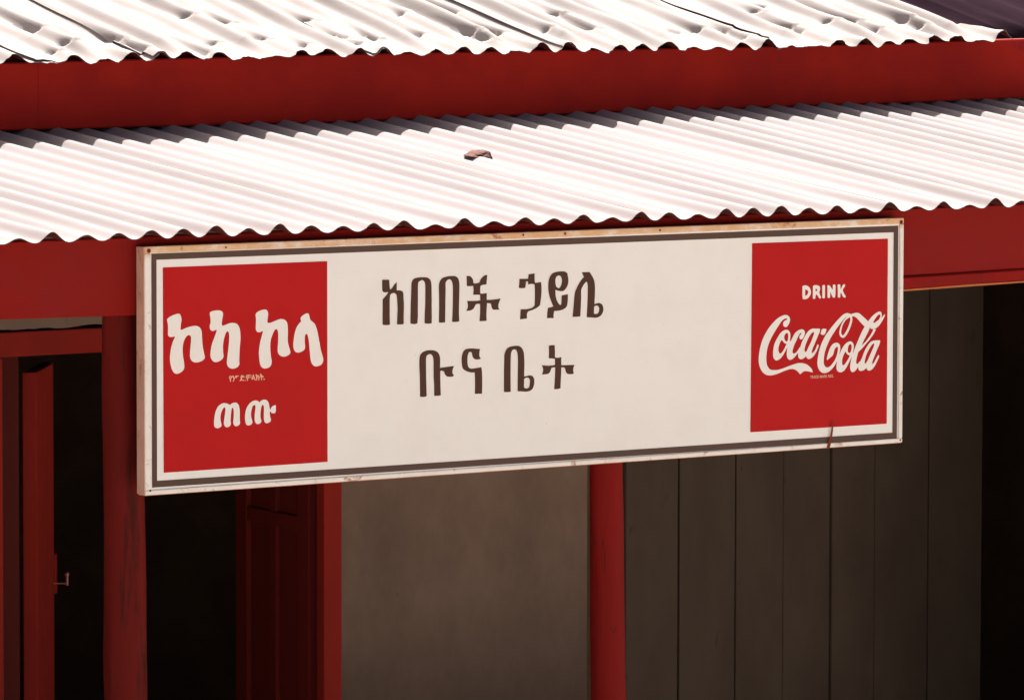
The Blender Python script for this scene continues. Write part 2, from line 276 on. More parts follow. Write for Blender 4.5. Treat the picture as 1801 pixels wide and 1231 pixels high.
NAME_LINE = [[[(-380.3,377.2),(-363.9,376.6),(-363.2,367.1),(-362.3,359.2),(-360.7,358.1),(-357.4,360.6),(-352.3,366.7),(-346.5,371.2),(-346.5,363.3),(-346.5,356.5),(-345.2,355.7),(-339.4,355.7),(-334.2,353.9),(-331.6,351.2),(-330.6,341.7),(-329.7,327.9),(-330.1,310),(-330.3,291.6),(-334.2,290.7),(-345.8,291.2),(-345.2,305.4),(-344.5,321.1),(-345.2,334.9),(-346.5,345.4),(-348.4,349.2),(-352.9,350.9),(-358.7,350.1),(-361.9,347.6),(-362.8,339.7),(-362.8,321.9),(-362.8,306.1),(-362.3,291.3),(-370.3,290.8),(-379.3,292),(-379.3,308.8),(-379,324.6),(-379.3,339.8),(-374.2,344.4),(-369,349.4),(-366.2,352.5),(-367.5,353.4),(-374.2,353),(-378,354.2),(-379.9,357.2),(-380.3,366.7)]],[[(-314.5,291.5),(-314.2,309.4),(-313.8,325.2),(-312.9,346.3),(-312.5,364.2),(-311,371.5),(-305.8,376.6),(-296.7,378.4),(-286.3,378.5),(-276,377.7),(-269.4,374.3),(-266.2,368.8),(-265.3,361.4),(-264.9,344.5),(-264.8,323.3),(-264.4,302.2),(-264.8,290),(-273.3,289.6),(-281.3,290.7),(-281.1,308.1),(-280.1,323.9),(-279.8,345),(-279.8,363),(-281.8,369.9),(-286.3,373.3),(-290.9,372.4),(-296.1,369.4),(-297,361.5),(-296.9,340.4),(-297.2,319.3),(-297.3,303.5),(-298.2,291.4),(-305.7,290.1)]],[[(-247.7,290.9),(-247.4,306.8),(-247.2,327.9),(-247.7,349.1),(-247.8,361.8),(-245.6,369.2),(-239.7,375.3),(-230.6,377.6),(-220.1,378.6),(-209.6,377.9),(-203.7,374.6),(-200.5,368.6),(-199.4,360.1),(-199.8,342),(-200.4,320.8),(-200.4,304.9),(-199.7,291.1),(-206.9,290.3),(-216.7,290.7),(-215.8,305.5),(-215.1,321.4),(-214.8,342.6),(-215.1,359.6),(-216.8,367.1),(-220.4,371.6),(-224,372.4),(-229.2,370.2),(-232.1,365.5),(-232.1,353.9),(-232.5,332.7),(-232.8,311.5),(-233.1,290.5),(-240.9,290.3)]],[[(-182.8,377.3),(-175.5,377.1),(-170.9,374.4),(-167.6,370.1),(-166.3,363.7),(-164.3,362.5),(-158.4,362.6),(-152.1,363.7),(-149.5,368.9),(-145.2,373.5),(-139.3,377.1),(-133.6,377.6),(-134.4,368.4),(-135.3,359.7),(-145.2,358.6),(-149.4,357.2),(-150.2,350.8),(-149.8,342.3),(-145.2,342.1),(-134.6,342.6),(-134.6,330),(-124,329.6),(-110.8,330.2),(-101.3,331.1),(-104.8,324.6),(-106.8,318.3),(-106.1,312.9),(-103.9,309.9),(-112.1,310),(-118.7,310.4),(-122.7,314.1),(-124,320),(-126,322.8),(-133.9,323.6),(-134.6,313),(-135.2,301.3),(-134.8,289.7),(-143.8,289.4),(-151.9,289.4),(-150.6,302.9),(-150.1,313.6),(-150.4,322.6),(-158.3,322.9),(-161.6,320.4),(-164.9,315.2),(-170.2,311.7),(-176.7,310.6),(-183,310.6),(-180,315.8),(-179.4,322.2),(-181.4,329.5),(-171.5,329.1),(-158.3,328.8),(-149.8,329.5),(-150.5,340.2),(-158.4,340.5),(-166.9,340.8),(-166,349.3),(-166.9,357.8),(-174.2,357.6),(-181.8,357.8),(-182.1,367.9)]],[[(-56.2,367.4),(-35.6,366.7),(-34.3,375.4),(-19.9,376.6),(-19.6,361.2),(-18.5,358),(-4.1,359.3),(-3.1,349.6),(-3.3,337.5),(-5.3,322.1),(-6.7,314.5),(-14.2,309.8),(-23.8,306.4),(-35.5,303.5),(-38.2,299.2),(-37.8,290.4),(-46.4,289.7),(-54.6,289.1),(-53.9,298.8),(-53.3,308.6),(-43,308.2),(-32.1,308.9),(-23.8,311.3),(-19.7,315),(-19.1,328.2),(-19.1,344.7),(-19.9,355.1),(-26.7,356.5),(-35.6,355.7),(-36,361.5),(-40.4,361.9),(-41.1,356.4),(-42.4,349.4),(-50,348.9),(-57.9,349.9),(-56.8,359.2)]],[[(13.1,349),(13.8,358.9),(16.5,367.6),(22.7,374.5),(32.3,377.5),(43.4,378.2),(53.1,377.5),(59.3,374.3),(61.1,367.1),(62.1,359.3),(60.7,351.6),(56.6,345.2),(50.4,340.4),(43.5,339.9),(35.2,341.5),(30.4,342.8),(31.1,331.8),(33.9,322.9),(39.4,314.9),(42.9,312.8),(45.2,315.2),(45.6,322.4),(46,331.8),(53.2,332.3),(60.8,333.4),(60.8,324),(59.9,315.2),(57.4,308.7),(49.2,304.1),(38.1,302.3),(27.8,302.1),(26.4,295.6),(26.4,288.1),(18.8,288.7),(10.3,288.7),(11.2,299.5),(12.6,308.8),(20.1,309.6),(25.7,311),(21.5,318.9),(16.6,330.1),(13.9,340.1)],[(31,353.8),(30.3,361.6),(32.4,368.1),(37.9,370.7),(42.7,369.4),(45.9,364.3),(46.5,358.8),(44.8,352.2),(41.4,346.8),(38,345.9),(33.1,348.8)]],[[(94.9,374.7),(104.4,374.6),(113.8,374.6),(118.3,368.9),(123.9,360.4),(126.4,351.5),(127.1,339.3),(126.6,323.8),(125.8,311.6),(131.1,312.5),(138,313.3),(145,310.3),(147.9,303),(147.2,296.3),(143,289.9),(136.7,286.2),(128.4,284.9),(117.2,285.9),(107.2,286.8),(108.1,301.2),(109,317.8),(109.4,334.4),(109.3,347.7),(107.9,354.4),(106.1,356.1),(102.4,353.5),(96.1,345.9),(93.4,339.4),(93.2,323.9),(92.4,307.4),(91.5,289.1),(82.5,288.7),(72.5,288.8),(74.1,302.5),(76.1,321.2),(78.1,335.5),(81.6,343.2),(87.8,352.9),(96.1,362),(100.2,365.1),(98.1,369.1)],[(125.5,307.2),(130.4,308.7),(135.3,307.4),(137.8,302.3),(136.7,295.6),(132.5,292.5),(124.9,292.8),(124.8,300.6)]]]
CAFE_LINE = [[[(-291.9,151.1),(-292.2,172.8),(-292.6,194),(-293.5,209.9),(-293.3,223.7),(-291.3,231),(-285.5,236),(-276.4,238.6),(-266,238.9),(-256.9,237.4),(-249.7,233.4),(-245.8,226.9),(-244.8,218.3),(-245.1,204),(-233.3,204.9),(-222.9,205.7),(-212.1,206.3),(-215,200),(-216,194.7),(-214.3,190.4),(-211.7,188.7),(-215,186.4),(-222.8,186),(-229.4,187.4),(-233.3,191.3),(-235.9,196.7),(-239.9,198.5),(-244.4,198.2),(-244.4,186.5),(-244,170.6),(-243.1,151.4),(-250.2,150.9),(-258.7,151.3),(-258.7,171.3),(-260.1,187.2),(-260.1,208.4),(-260.5,221.1),(-262.7,227.6),(-266.6,231),(-271.8,231.2),(-276.4,228.7),(-277.9,223),(-277.9,209.2),(-277.6,188),(-277,172.1),(-276.3,151.4),(-284.1,150.4)]],[[(-194.1,221.4),(-192.1,228.7),(-188.2,235),(-181,237.8),(-169.1,237.9),(-158.6,236.9),(-150.4,236.3),(-151.7,230.2),(-152,223.8),(-150.6,220),(-148,217.7),(-152.6,216.4),(-161.2,216.7),(-166.4,219.6),(-169.1,225.6),(-169.8,229.9),(-173,231.6),(-177,230.7),(-179.4,225),(-180.3,216.5),(-179.6,206.9),(-176.9,201.5),(-171.7,199.3),(-162.5,199.7),(-147.3,201),(-146,195.8),(-145,176.6),(-145.5,149.9),(-153.1,150.3),(-162.4,150.2),(-162.1,166.7),(-162.4,182.7),(-163.1,191.8),(-170.3,191.8),(-178.2,193.5),(-186.1,196.6),(-191.4,201.1),(-193.4,208.6)]],[[(-93,150.6),(-93.1,168.8),(-93.1,190.2),(-92.5,211.5),(-91.9,223.3),(-88.6,230.6),(-83.3,235.7),(-74,238),(-63.3,238.6),(-55.3,237.2),(-50,233.2),(-46.2,226.6),(-44.6,218),(-43.9,204),(-44.3,191.2),(-44.5,178.3),(-37.8,179.1),(-31.1,180),(-24.4,178.4),(-20.7,173.4),(-20.1,166.4),(-21,160),(-24.4,153.7),(-31,149.8),(-40.4,148.9),(-51.1,149.9),(-60.2,150.6),(-60.2,167.2),(-59.9,188.7),(-59.5,210.1),(-60.6,223),(-63.3,230.1),(-68,231.9),(-72.6,231),(-75.9,225.8),(-76.8,216.2),(-77.2,194.8),(-77.1,173.4),(-76.7,150.3),(-84.4,150)],[(-44.5,174),(-39.1,175.9),(-33.8,175.1),(-30.8,171.2),(-31.1,163.7),(-32.4,157.3),(-36.4,154.8),(-42.4,155.7),(-45.1,157.9),(-44.7,166.5)]],[[(15,235.3),(21,236.1),(29.1,235.7),(29.8,224.4),(29.8,212.6),(33.2,211.3),(39.9,211),(45.3,212.4),(45.1,205.4),(45.4,196.2),(56.2,195.8),(67,195.6),(77.5,195.3),(75.1,190),(74.5,184.7),(75.8,178.1),(68.4,177.6),(60.3,178.8),(56.2,183.3),(54.6,188.8),(52.1,191.6),(45.4,191.9),(44.8,178.5),(43.9,162.3),(43.5,151.6),(36.1,150.3),(28.3,150.4),(29.3,163),(30.3,179.1),(30.6,192.6),(25.2,192.8),(21.1,191.4),(18.5,185.1),(13.8,181),(5.1,180.3),(-1.9,180.1),(1,185.9),(1,192.3),(-2,198.4),(11.7,196.7),(23.8,196.7),(30.3,197.5),(30.2,209.3),(22.4,210.2),(15,210.8),(15.4,222.9)]]]
DRINK_WORD = [[[(650.2,327.5),(655.1,328.9),(661.7,328.1),(667.5,325),(671.2,320.4),(672.7,314.7),(671.7,310.3),(668.5,305.9),(663.6,302.3),(657,301),(651.3,301.5),(650.4,307.9),(650.3,317.4)],[(657.7,320.6),(661.8,319.5),(664.7,316.9),(665.1,314.3),(663.5,310.6),(660.2,308.5),(657.4,308.6),(657.6,314)]],[[(677.8,327.2),(682.3,328.3),(688.9,327.9),(693.8,325.9),(696.3,322.7),(696.2,318.9),(694.7,315.1),(694.3,313.2),(696.4,308.1),(699.4,303.5),(698.1,301),(694.8,301.1),(691.9,304.4),(688.2,309),(685.7,309.7),(684.8,306),(684.1,301.5),(680.8,300.7),(677.5,301.8),(677.5,310),(677.6,319.6)],[(684.4,320.9),(687.3,320.8),(689.1,318.8),(688.1,316.5),(684.4,316.3)]],[[(702.1,326.9),(705.3,327.8),(709.1,327),(709.1,318.4),(709.2,308.9),(708.9,301.9),(706,301),(702.3,302.1),(702.2,312.3)]],[[(715.3,326.4),(718.6,327),(721.9,325.6),(726,321),(729.4,317.7),(729.8,322.7),(729.7,327.2),(733.4,327.7),(736.8,326.6),(736.8,317.4),(736.5,307.8),(735.7,302.1),(732.8,301.3),(729.5,302.4),(726.2,308.2),(723.2,313.4),(722.9,307.1),(722.5,301.7),(719.6,301.2),(715.9,301.9),(715.8,315)]],[[(742.1,326.7),(745.4,327.6),(749.2,326.8),(749.6,322.6),(749.7,318.2),(751.7,319.4),(754.2,323.7),(757.5,327.1),(760.8,327.3),(762.1,325.1),(760,321.6),(755.9,316.7),(756.8,312.8),(760.1,307.6),(763.5,303),(763.1,300.8),(759.4,300.6),(756,303.3),(752.7,308.5),(750.1,311.2),(749.5,306.1),(749.4,301.6),(746.1,300.8),(742.8,301.9),(742.7,314)]]]
SCRIPT_LOGO = [[[(601,252.7),(602.5,249.1),(607.2,247.1),(611.9,248.7),(616.5,254.5),(618.8,261),(617.2,266.5),(611.7,270.6),(605.5,271.5),(596.2,269.7),(585.4,264.8),(573.1,255.7),(562.3,245.3),(553.1,233.1),(545.5,219),(541,204.8),(538.3,189.3),(538.8,178.5),(542,168.8),(548.2,160.1),(556.8,154.3),(566.1,152.3),(576.9,152.7),(589.3,155.2),(600.1,158.3),(612.5,161.3),(621.8,162.5),(629.6,161.8),(635.9,159.1),(641.4,155.2),(645.3,151.4),(649.2,153),(653.8,155.8),(660.9,156.7),(668.7,155.5),(678.9,153.1),(676.5,159),(671,164.7),(663.1,169.9),(652.9,172.8),(642,173.6),(632.7,172.5),(621.8,170),(609.4,166.9),(597,163.9),(586.1,162.2),(576.8,162.6),(569.1,163.9),(563.6,167.8),(559.7,174),(558.1,182.4),(558.3,193.2),(560.3,205.2),(564.8,217),(571.7,228.7),(579.4,239.2),(588.6,250.2),(597,259.5),(603.2,263.5),(608.6,264.7),(611.8,263.1),(609.4,261.4),(604.8,259.8),(601.7,256.9)]],[[(575.9,188.9),(575.3,197.3),(576.5,206.9),(579.5,216.4),(585.7,225.7),(593.3,235),(601.1,240.1),(608.8,241.8),(615,240.1),(619,235.1),(619.8,227.9),(618.8,220.7),(618.3,215.9),(613.7,208.9),(609.1,201.8),(603,193.7),(596.8,186.7),(590.6,182.8),(583.6,181.5),(579,183.9)],[(588.9,202.7),(589.7,208.7),(592.7,215.8),(596.5,221),(599.7,220.3),(602.8,216.6),(607.5,214),(610.3,213.6),(607.5,209.1),(602.9,202.1),(598.3,196.9),(594.4,195),(591.3,196)],[(604.2,229.7),(607.3,233.8),(611.2,235.5),(613.8,232.9),(614.4,226.9),(612.9,220.3),(610.5,218),(606.6,220),(604.3,224.3)]],[[(610.7,190.9),(611,199.4),(612.9,207.7),(618.3,217.7),(621.4,219.4),(626,226.4),(632.2,234.6),(639.9,239.1),(649.3,241.1),(655.6,238.4),(657.5,233.5),(655.6,227.6),(651,221.7),(646.3,220.7),(643.5,223.9),(643.9,228.1),(647.8,231.5),(648.6,234.5),(645.4,233.4),(640.8,228.2),(635.4,218.8),(630.8,211.8),(627,203.5),(625.5,197.5),(627.1,193.8),(630.9,193.4),(637.2,197),(644.1,205.2),(646.5,202.6),(640.3,194.5),(634.1,188.7),(626.4,183),(618.6,181),(613.1,184.2)]],[[(640.3,189.6),(641,196.8),(644.9,203.9),(649.5,214.6),(657.2,226.3),(666.5,236.8),(675.8,241),(686.8,240.8),(697,240.1),(695.5,233.2),(690.1,223.7),(683.9,211.9),(678.5,202.5),(675.4,194.1),(677,191.6),(680.9,194.5),(685.6,199.7),(690.2,209.2),(692.6,208.5),(693.4,205.4),(688.7,196),(682.5,187.8),(674.7,182.1),(668.5,180.5),(663,182.6),(660.6,186.9),(657.5,184.1),(651.3,181.3),(645.1,181.6),(641.1,184.8)],[(656.6,198.6),(658.9,208.1),(663.5,217.6),(669.7,227),(675.9,232.8),(680.6,234.4),(681.4,231.3),(678.3,224.2),(672.9,213.6),(666.8,204.2),(662.1,196.5),(659,194.9)]],[[(698.5,230),(702,238.9),(707.5,239.9),(714.1,238.4),(712.3,233.7),(708.4,228),(702.1,227.8)]],[[(777.4,266.8),(767.1,269),(757.7,266.4),(746.7,258.9),(734.2,248.5),(721.7,236.9),(710.8,225.3),(701.5,211.1),(695.3,196.9),(691.5,181.3),(690.5,169.3),(693.2,160.7),(698.8,153.8),(706.7,150.6),(716.1,151.2),(725.5,155.6),(734.9,163.7),(742.7,174.2),(748.1,187.3),(750.3,198.1),(748.7,205.5),(743.9,209.6),(737.6,210.2),(729.8,207.5),(723.5,200.5),(718.9,191),(715.5,181.5),(714.6,177.3),(717.4,176.6),(722.1,180),(729.2,183.9),(732.3,188),(734.6,195.2),(737.7,199.9),(742.4,202.7),(744.3,199.6),(743.3,192.4),(741,184),(736.3,175.7),(730.1,168.7),(723.8,163.5),(717.6,161.4),(711.3,163.5),(707.3,169.7),(707.2,179.4),(710.2,193.8),(715.6,205.7),(723.4,218.7),(732.7,230.4),(742.1,240.9),(753,251.4),(762.4,259.5),(770.3,262.8),(776.6,262.6)]],[[(768.7,262.9),(759.3,255.4),(751.5,244.2),(747.7,233.4),(747.7,227.4),(750.9,221.8),(756.5,219.5),(762,220.7),(769,227.7),(776.1,238.9),(780.7,250.3),(781.7,257.5),(780.1,263.7),(775,267.5)],[(770.4,258.6),(762.5,253.4),(756.3,245.2),(752.9,235.6),(752.4,229.6),(754.8,225.2),(758,224.8),(761.9,228),(768.2,236.2),(773.6,246.9),(776.4,255.3),(775.4,260.2)]],[[(775,265.7),(784.5,267.7),(792.4,268.6),(799.6,267.1),(808.3,261.3),(816.3,255.5),(822.7,249.8),(821.2,243.8),(815.7,239.7),(808.5,244.3),(800.5,251.3),(792.5,258.3),(785.4,261.6),(779.8,262.5),(775.1,262.6)]],[[(828.4,236.2),(830.7,242.2),(835.5,246.2),(841.1,246.4),(849.8,248.1),(856.1,253.3),(862.5,259.2),(868,263.2),(867.2,259),(862.5,251.9),(854.6,242.4),(846.7,236.6),(838.8,234.3),(831.6,234.6)]],[[(822.7,249.8),(835.3,260.9),(846.4,267.1),(853.6,268.7),(858.4,266),(859.3,259.9),(856.5,252.7),(849.8,246.3),(838.7,241.8),(829.2,238.6)],[(836.3,247.4),(843.4,256.3),(850.5,262.1),(854.4,262.9),(855.8,259.4),(852.1,252.9),(845,248.9),(839.5,246.4)]],[[(776.8,155.7),(776.7,163),(779,173.8),(782.9,184.6),(788.3,196.5),(796.1,210.8),(805.5,227.4),(815.7,241.6),(824.3,251),(833.8,255.4),(835.5,245.6),(829.2,239.8),(824.5,230.3),(816.7,218.4),(810.4,208.9),(804.1,195.8),(798.6,190),(794.8,180.4),(792.5,172),(792.5,165.9),(796.5,165.1),(801.2,169.8),(805.2,166.6),(798.1,159.6),(791.8,152.6),(785.5,149.2),(780,150.1)]],[[(837.2,234.4),(844.4,233.3),(838.9,224.8),(827.8,213.1),(816.8,203.8),(807.3,195.7),(797.9,188.8),(803.4,195.9),(807.3,201.8),(816.7,208.7),(826.2,218),(834.1,227.4)]],[[(741.2,156.1),(740.8,165.8),(743.4,176.6),(748.1,186.1),(753.5,195.6),(761.3,205),(769.2,210.1),(777.1,211.3),(782.6,208.9),(785.9,202.7),(785.4,195.4),(783.6,189.4),(782.9,184.6),(779,177.5),(773.5,169.2),(767.2,159.8),(760.2,152.8),(752.3,150.1),(745.2,151.7)],[(755.3,168.8),(755.6,176.1),(758.4,183.2),(763,190.3),(765.4,190.8),(767.8,186.5),(772.6,183.8),(775.3,182.7),(772.6,177.7),(767.9,171.9),(763.2,166.6),(759.3,164),(756.1,165.1)],[(770.1,196.1),(771.6,202.1),(775.5,205.8),(779.5,204.2),(780,198.1),(778.8,192.1),(775.7,188.3),(771.7,189.3),(769.7,192.5)]],[[(779.7,187.2),(787.6,188.6),(786.8,184.4),(780.2,183.5)]],[[(799,153.5),(798.1,159.6),(801.2,166.7),(807.5,176.2),(813.7,189.3),(821.6,199.9),(829.5,207.5),(837.4,210.2),(845.4,210.5),(855.7,210.1),(854.2,203.4),(848.7,193.9),(842.4,182),(836.2,170.1),(834.6,164),(836.2,162.7),(841,167.4),(846.5,175.7),(851.2,181),(853.3,177.8),(848.9,169.5),(842.6,160),(834.7,152.4),(826.8,150),(822,151.8),(819.1,156.2),(814.1,152.2),(806.1,150.5),(801.4,151.2)],[(814.7,166.1),(816.2,174.6),(820.1,184.2),(826.4,193.6),(833.5,201.9),(838.2,204.7),(839.8,203.4),(838.3,198),(834.4,190.9),(828.1,180.2),(822.6,170.7),(818.7,166),(816.3,164.8)]]]
RUST_STREAK = [[[(728,55.3),(730.3,55.2),(729.7,33.4),(726.9,18.6),(721.8,-0.7),(712.8,-0.2),(716.5,6.5),(720.9,18.9),(725.2,35.9)]]]


# ------------------------------------------------------------------ the setting: ground
gx = [-220, -60, -20, -8, 0, 8, 20, 60, 220]
g = mesh('ground', [(x, y, 0) for y in gx for x in gx], [(j*9+i, j*9+i+1, j*9+i+10, j*9+i+9) for j in range(8) for i in range(8)], ground_m)
g['kind'] = 'structure'

# ------------------------------------------------------------------ the shop
shop = root('shop_building', 'red trimmed shop with white corrugated roofs and an open double door on its veranda', 'building', (0, 1.15, 0))
PITCHX, PEAK0 = 0.0709, -1.201                       # corrugation spacing, one crest position
EAVE_H = [9.6,19,11.7,12.6,16,16.4,20.5,14,20,14.7,12,15,17.6,8.6,18,10,16,11.6,17,10,18.5,15,10,19,18,20,14,17,10,19,9,17,8,20]
rnd = random.Random(4)
def crest_heights(lo, hi, n0, n1, known=None):
    return {n: (known[n] if known and 0 <= n < len(known) else rnd.uniform(lo, hi)) for n in range(n0, n1)}
low_h = crest_heights(9, 19, -60, 90, EAVE_H)
top_h = crest_heights(4, 23, -60, 90)
def wave_noise(x, y, seed, fx, fy):
    r = np.random.RandomState(seed); z = np.zeros_like(x)
    for k in range(7):
        a, b, p = r.uniform(-fx, fx), r.uniform(-fy, fy), r.uniform(0, 6.28)
        z += np.sin(a*x+b*y+p)
    return z/7
def roof_low(x, y):
    n = np.round((x-PEAK0)/PITCHX).astype(int)
    h = np.array([low_h[int(i)] for i in n.ravel()]).reshape(n.shape)/1000
    far = np.clip((y+0.03)/0.3, 0, 1)*0.8
    hf = (0.80+0.40*np.sin(n*12.9898)**2)*np.interp(x, [-0.9, -0.3, 0.9, 1.4], [0.0150, 0.0140, 0.0145, 0.0170])
    h = h*(1-far)+hf*far + 0.0012*wave_noise(x, y, 3, 9, 5)
    t = np.interp(x, [-1.2, 0.1, 1.3], [0.106, 0.119, 0.127])
    c = 0.5+0.5*np.cos(2*np.pi*(x-PEAK0)/PITCHX)
    return 2.2225+t*(y+0.03)+h*c**1.15+0.0018*wave_noise(x, y, 8, 4, 3)
TOP_X = [-3.6, -0.384, 0.2, 0.59, 0.98, 1.345, 1.64, 1.93, 2.15, 2.24]
TOP_Z = [2.505, 2.511, 2.518, 2.518, 2.520, 2.520, 2.521, 2.525, 2.530, 2.534]
DENTS = [(-0.239,1.272,0.0186,0.029,0.027),(-0.086,1.284,0.0117,0.028,0.051),(-0.332,1.215,0.0164,0.02,0.046),(-0.093,1.205,0.0159,0.024,0.031),(0.184,1.456,0.0144,0.022,0.05),(0.262,1.417,0.019,0.029,0.044),(0.066,1.26,0.0146,0.02,0.026),(0.036,1.182,0.0112,0.023,0.036),(0.204,1.273,0.014,0.028,0.043),(0.421,1.412,0.0155,0.019,0.026),(0.337,1.232,0.0136,0.018,0.043),(-0.245,1.388,0.019,0.025,0.031),(0.418,1.274,0.0181,0.027,0.051),(0.495,1.271,0.0183,0.027,0.053),(0.667,1.302,0.0138,0.03,0.059),(0.846,1.456,0.0123,0.027,0.05),(0.795,1.288,0.0147,0.023,0.042),(0.867,1.295,0.0184,0.023,0.054),(1.021,1.308,0.0138,0.028,0.056),(1.184,1.322,0.0147,0.024,0.057),(1.144,1.457,0.0168,0.023,0.033),(0.757,1.468,0.0136,0.026,0.031),(0.477,1.226,0.0183,0.02,0.057),(0.791,1.232,0.0135,0.029,0.05),(1.366,1.287,0.015,0.023,0.048),(1.455,1.303,0.0157,0.02,0.032),(1.805,1.499,0.0151,0.029,0.047),(1.513,1.214,0.0116,0.027,0.05),(1.701,1.324,0.0183,0.019,0.051),(1.753,1.283,0.0115,0.025,0.035),(1.84,1.339,0.0128,0.028,0.029),(1.957,1.335,0.0152,0.028,0.034),(1.946,1.266,0.0127,0.028,0.04),(2.055,1.322,0.0167,0.016,0.038),(2.212,1.337,0.0124,0.025,0.028),(2.192,1.298,0.0186,0.016,0.051),(1.512,1.301,0.0112,0.02,0.053),(2.078,1.262,0.0123,0.019,0.049),(1.71,1.432,0.0141,0.017,0.06)]
def roof_top(x, y):
    n = np.round((x-PEAK0-0.02)/PITCHX).astype(int)
    h = np.array([top_h[int(i)] for i in n.ravel()]).reshape(n.shape)/1000
    far = np.clip((y-1.17)/0.10, 0, 1)
    h2 = (0.55+0.75*np.sin(n*7.31+1.0)**2)*(1+0.35*wave_noise(x, y, 41, 6, 9))*0.0170
    h = h*(1-far)+h2*far
    ph = (x-PEAK0-0.02)/PITCHX + 0.05*wave_noise(x, y, 21, 20, 12)
    c = (0.5+0.5*np.cos(2*np.pi*ph))
    z = h*c + np.clip((y-1.20)/0.12, 0.12, 1)*(0.0055*wave_noise(x, y, 11, 30, 22) + 0.006*wave_noise(x, y, 15, 8, 7))
    near = np.exp(-np.maximum(0, y-1.17)/0.03)
    z = z + near*0.010*np.abs(wave_noise(x, y, 31, 75, 20))
    for q, (dx, dy, dep, wx, wy) in enumerate(DENTS):  # folds running along a flank, ending abruptly downhill
        k = PEAK0+0.02+round((dx-PEAK0-0.02)/PITCHX)*PITCHX
        yy = y-dy+(0.75+0.5*math.sin(q*1.7))*(x-k)
        k = k-0.0195-0.10*(y-dy)*math.sin(q*2.3)
        prof = np.where(yy > 0, np.exp(-np.maximum(0, yy)/(wy*(0.5, 1.0, 0.3, 3.0)[q % 4])), np.exp(-(yy/0.006)**2))
        z = z-0.95*dep*prof*np.exp(-np.abs((x-k)/0.0085)**2.4)+0.25*dep*prof*np.exp(-np.abs((x-k-0.024)/0.010)**2.0)
    z = np.where(y < 1.32, np.maximum(z, -0.001), z)
    return np.interp(x, TOP_X, TOP_Z)+0.245*(y-1.17)+z
def roof_sheet(x0, x1, y0, y1, fn, m, stepx, ys, lift_left=0.0, rag=0.0, seed=0, extra=0.0, flare=0.0):
    nx = int(round((x1-x0)/stepx)); X = np.linspace(x0, x1, nx+1)
    gx, gy = np.meshgrid(X, ys)
    if rag:
        r = np.array([rag*noise.noise((x*9, seed, 3.0))+rag*0.6*noise.noise((x*31, seed, 9.0))+rag*0.5*noise.noise((x*90, seed, 4.0)) for x in X])
        gy = gy+r[None, :]*np.exp(-(gy-y0)/0.04)
    if flare: gx = np.minimum(gx, x1-flare*(1-np.exp(-np.maximum(0, gy-y0)/0.12))+0.0005*(gx-x1))
    z = fn(gx, gy)
    e = np.exp(-(gx-x0)/0.045)
    wob = np.array([0.5+0.7*noise.noise((seed*3.7, y*6.0, 1.0)) for y in ys])[:, None]
    z = z+extra*np.clip(1-(gx-x0)/0.09, 0, 1)+lift_left*e*np.maximum(0.1, wob)
    # a real sheet: upper face, lower face a millimetre below, and the cut rim between them
    w = nx+1; h = len(ys); top = np.stack([gx, gy, z], 2).reshape(-1, 3); low = top-np.array([0, 0, 0.0011])
    idx = lambda a, j, i: a*w*h+j*w+i
    quads = [(j*w+i, j*w+i+1, (j+1)*w+i+1, (j+1)*w+i) for j in range(h-1) for i in range(nx)]
    Fc = quads+[tuple(k+w*h for k in reversed(q)) for q in quads]
    loop = [(0, i) for i in range(w)]+[(j, w-1) for j in range(1, h)]+[(h-1, i) for i in range(w-2, -1, -1)]+[(j, 0) for j in range(h-2, 0, -1)]
    rim = [top[j*w+i] for j, i in loop]+[low[j*w+i] for j, i in loop]; k0 = 2*w*h; L = len(loop)
    Fc += [(k0+a, k0+L+a, k0+L+(a+1) % L, k0+(a+1) % L) for a in range(L)]
    o = mesh('roof_sheet', np.concatenate([top, low, np.array(rim)]).tolist(), Fc, m, shop, smooth=True)
    o.data.materials.append(underside_m)
    nq = len(quads)
    for p in o.data.polygons[nq:2*nq]: p.material_index = 1
    for p in o.data.polygons[2*nq:]: p.use_smooth = False
    if m is zinc_old: o.data.set_sharp_from_angle(angle=R(38))
    return o
# veranda roof: clean sheets, eight corrugations each, side lapped
ys = np.concatenate([np.linspace(-0.03, 0.25, 10), np.linspace(0.3, 1.36, 22)])
tr = lambda n: PEAK0+(n-0.5)*PITCHX                  # trough before crest n
for k, n in enumerate(range(-33, 62, 9)):
    roof_sheet(tr(n)-PITCHX*0.5, tr(min(n+9, 62))-PITCHX*0.47, -0.03, 1.36, roof_low, zinc_new, PITCHX/14, ys, 0.0, 0.004, 1, 0.0003)
# main roof: old, trodden, dented sheets with lifted side laps
ysf = np.concatenate([np.linspace(1.165, 1.72, 165), np.linspace(1.75, 3.0, 16)])
JOINTS = [-3.60, -2.75, -2.10, -1.45, -0.83, -0.425, -0.14, 0.42, 0.93, 1.52, 2.258]
for k in range(len(JOINTS)-1):
    a, b = JOINTS[k], JOINTS[k+1]
    fine = b > -0.9
    roof_sheet(a, b+(0.05 if k < len(JOINTS)-2 else 0.0), 1.165, 3.0, roof_top, zinc_old, PITCHX/(16 if fine else 10), ysf if fine else ysf[::3],
               0.0050, 0.014, 50+k, 0.002, 0.075 if b == JOINTS[-1] else 0.0)
back = roof_sheet(-3.6, 2.27, 3.0, 4.7, lambda x, y: 2.97-0.25*(y-3.0)+0.007*np.cos(2*np.pi*(x-PEAK0)/PITCHX), zinc_old, PITCHX/8, np.linspace(3.0, 4.7, 5))
Boxes().box(-3.62, 2.29, 2.90, 3.10, 2.965, 2.99).build('ridge_cap', zinc_old, shop, 0.004)

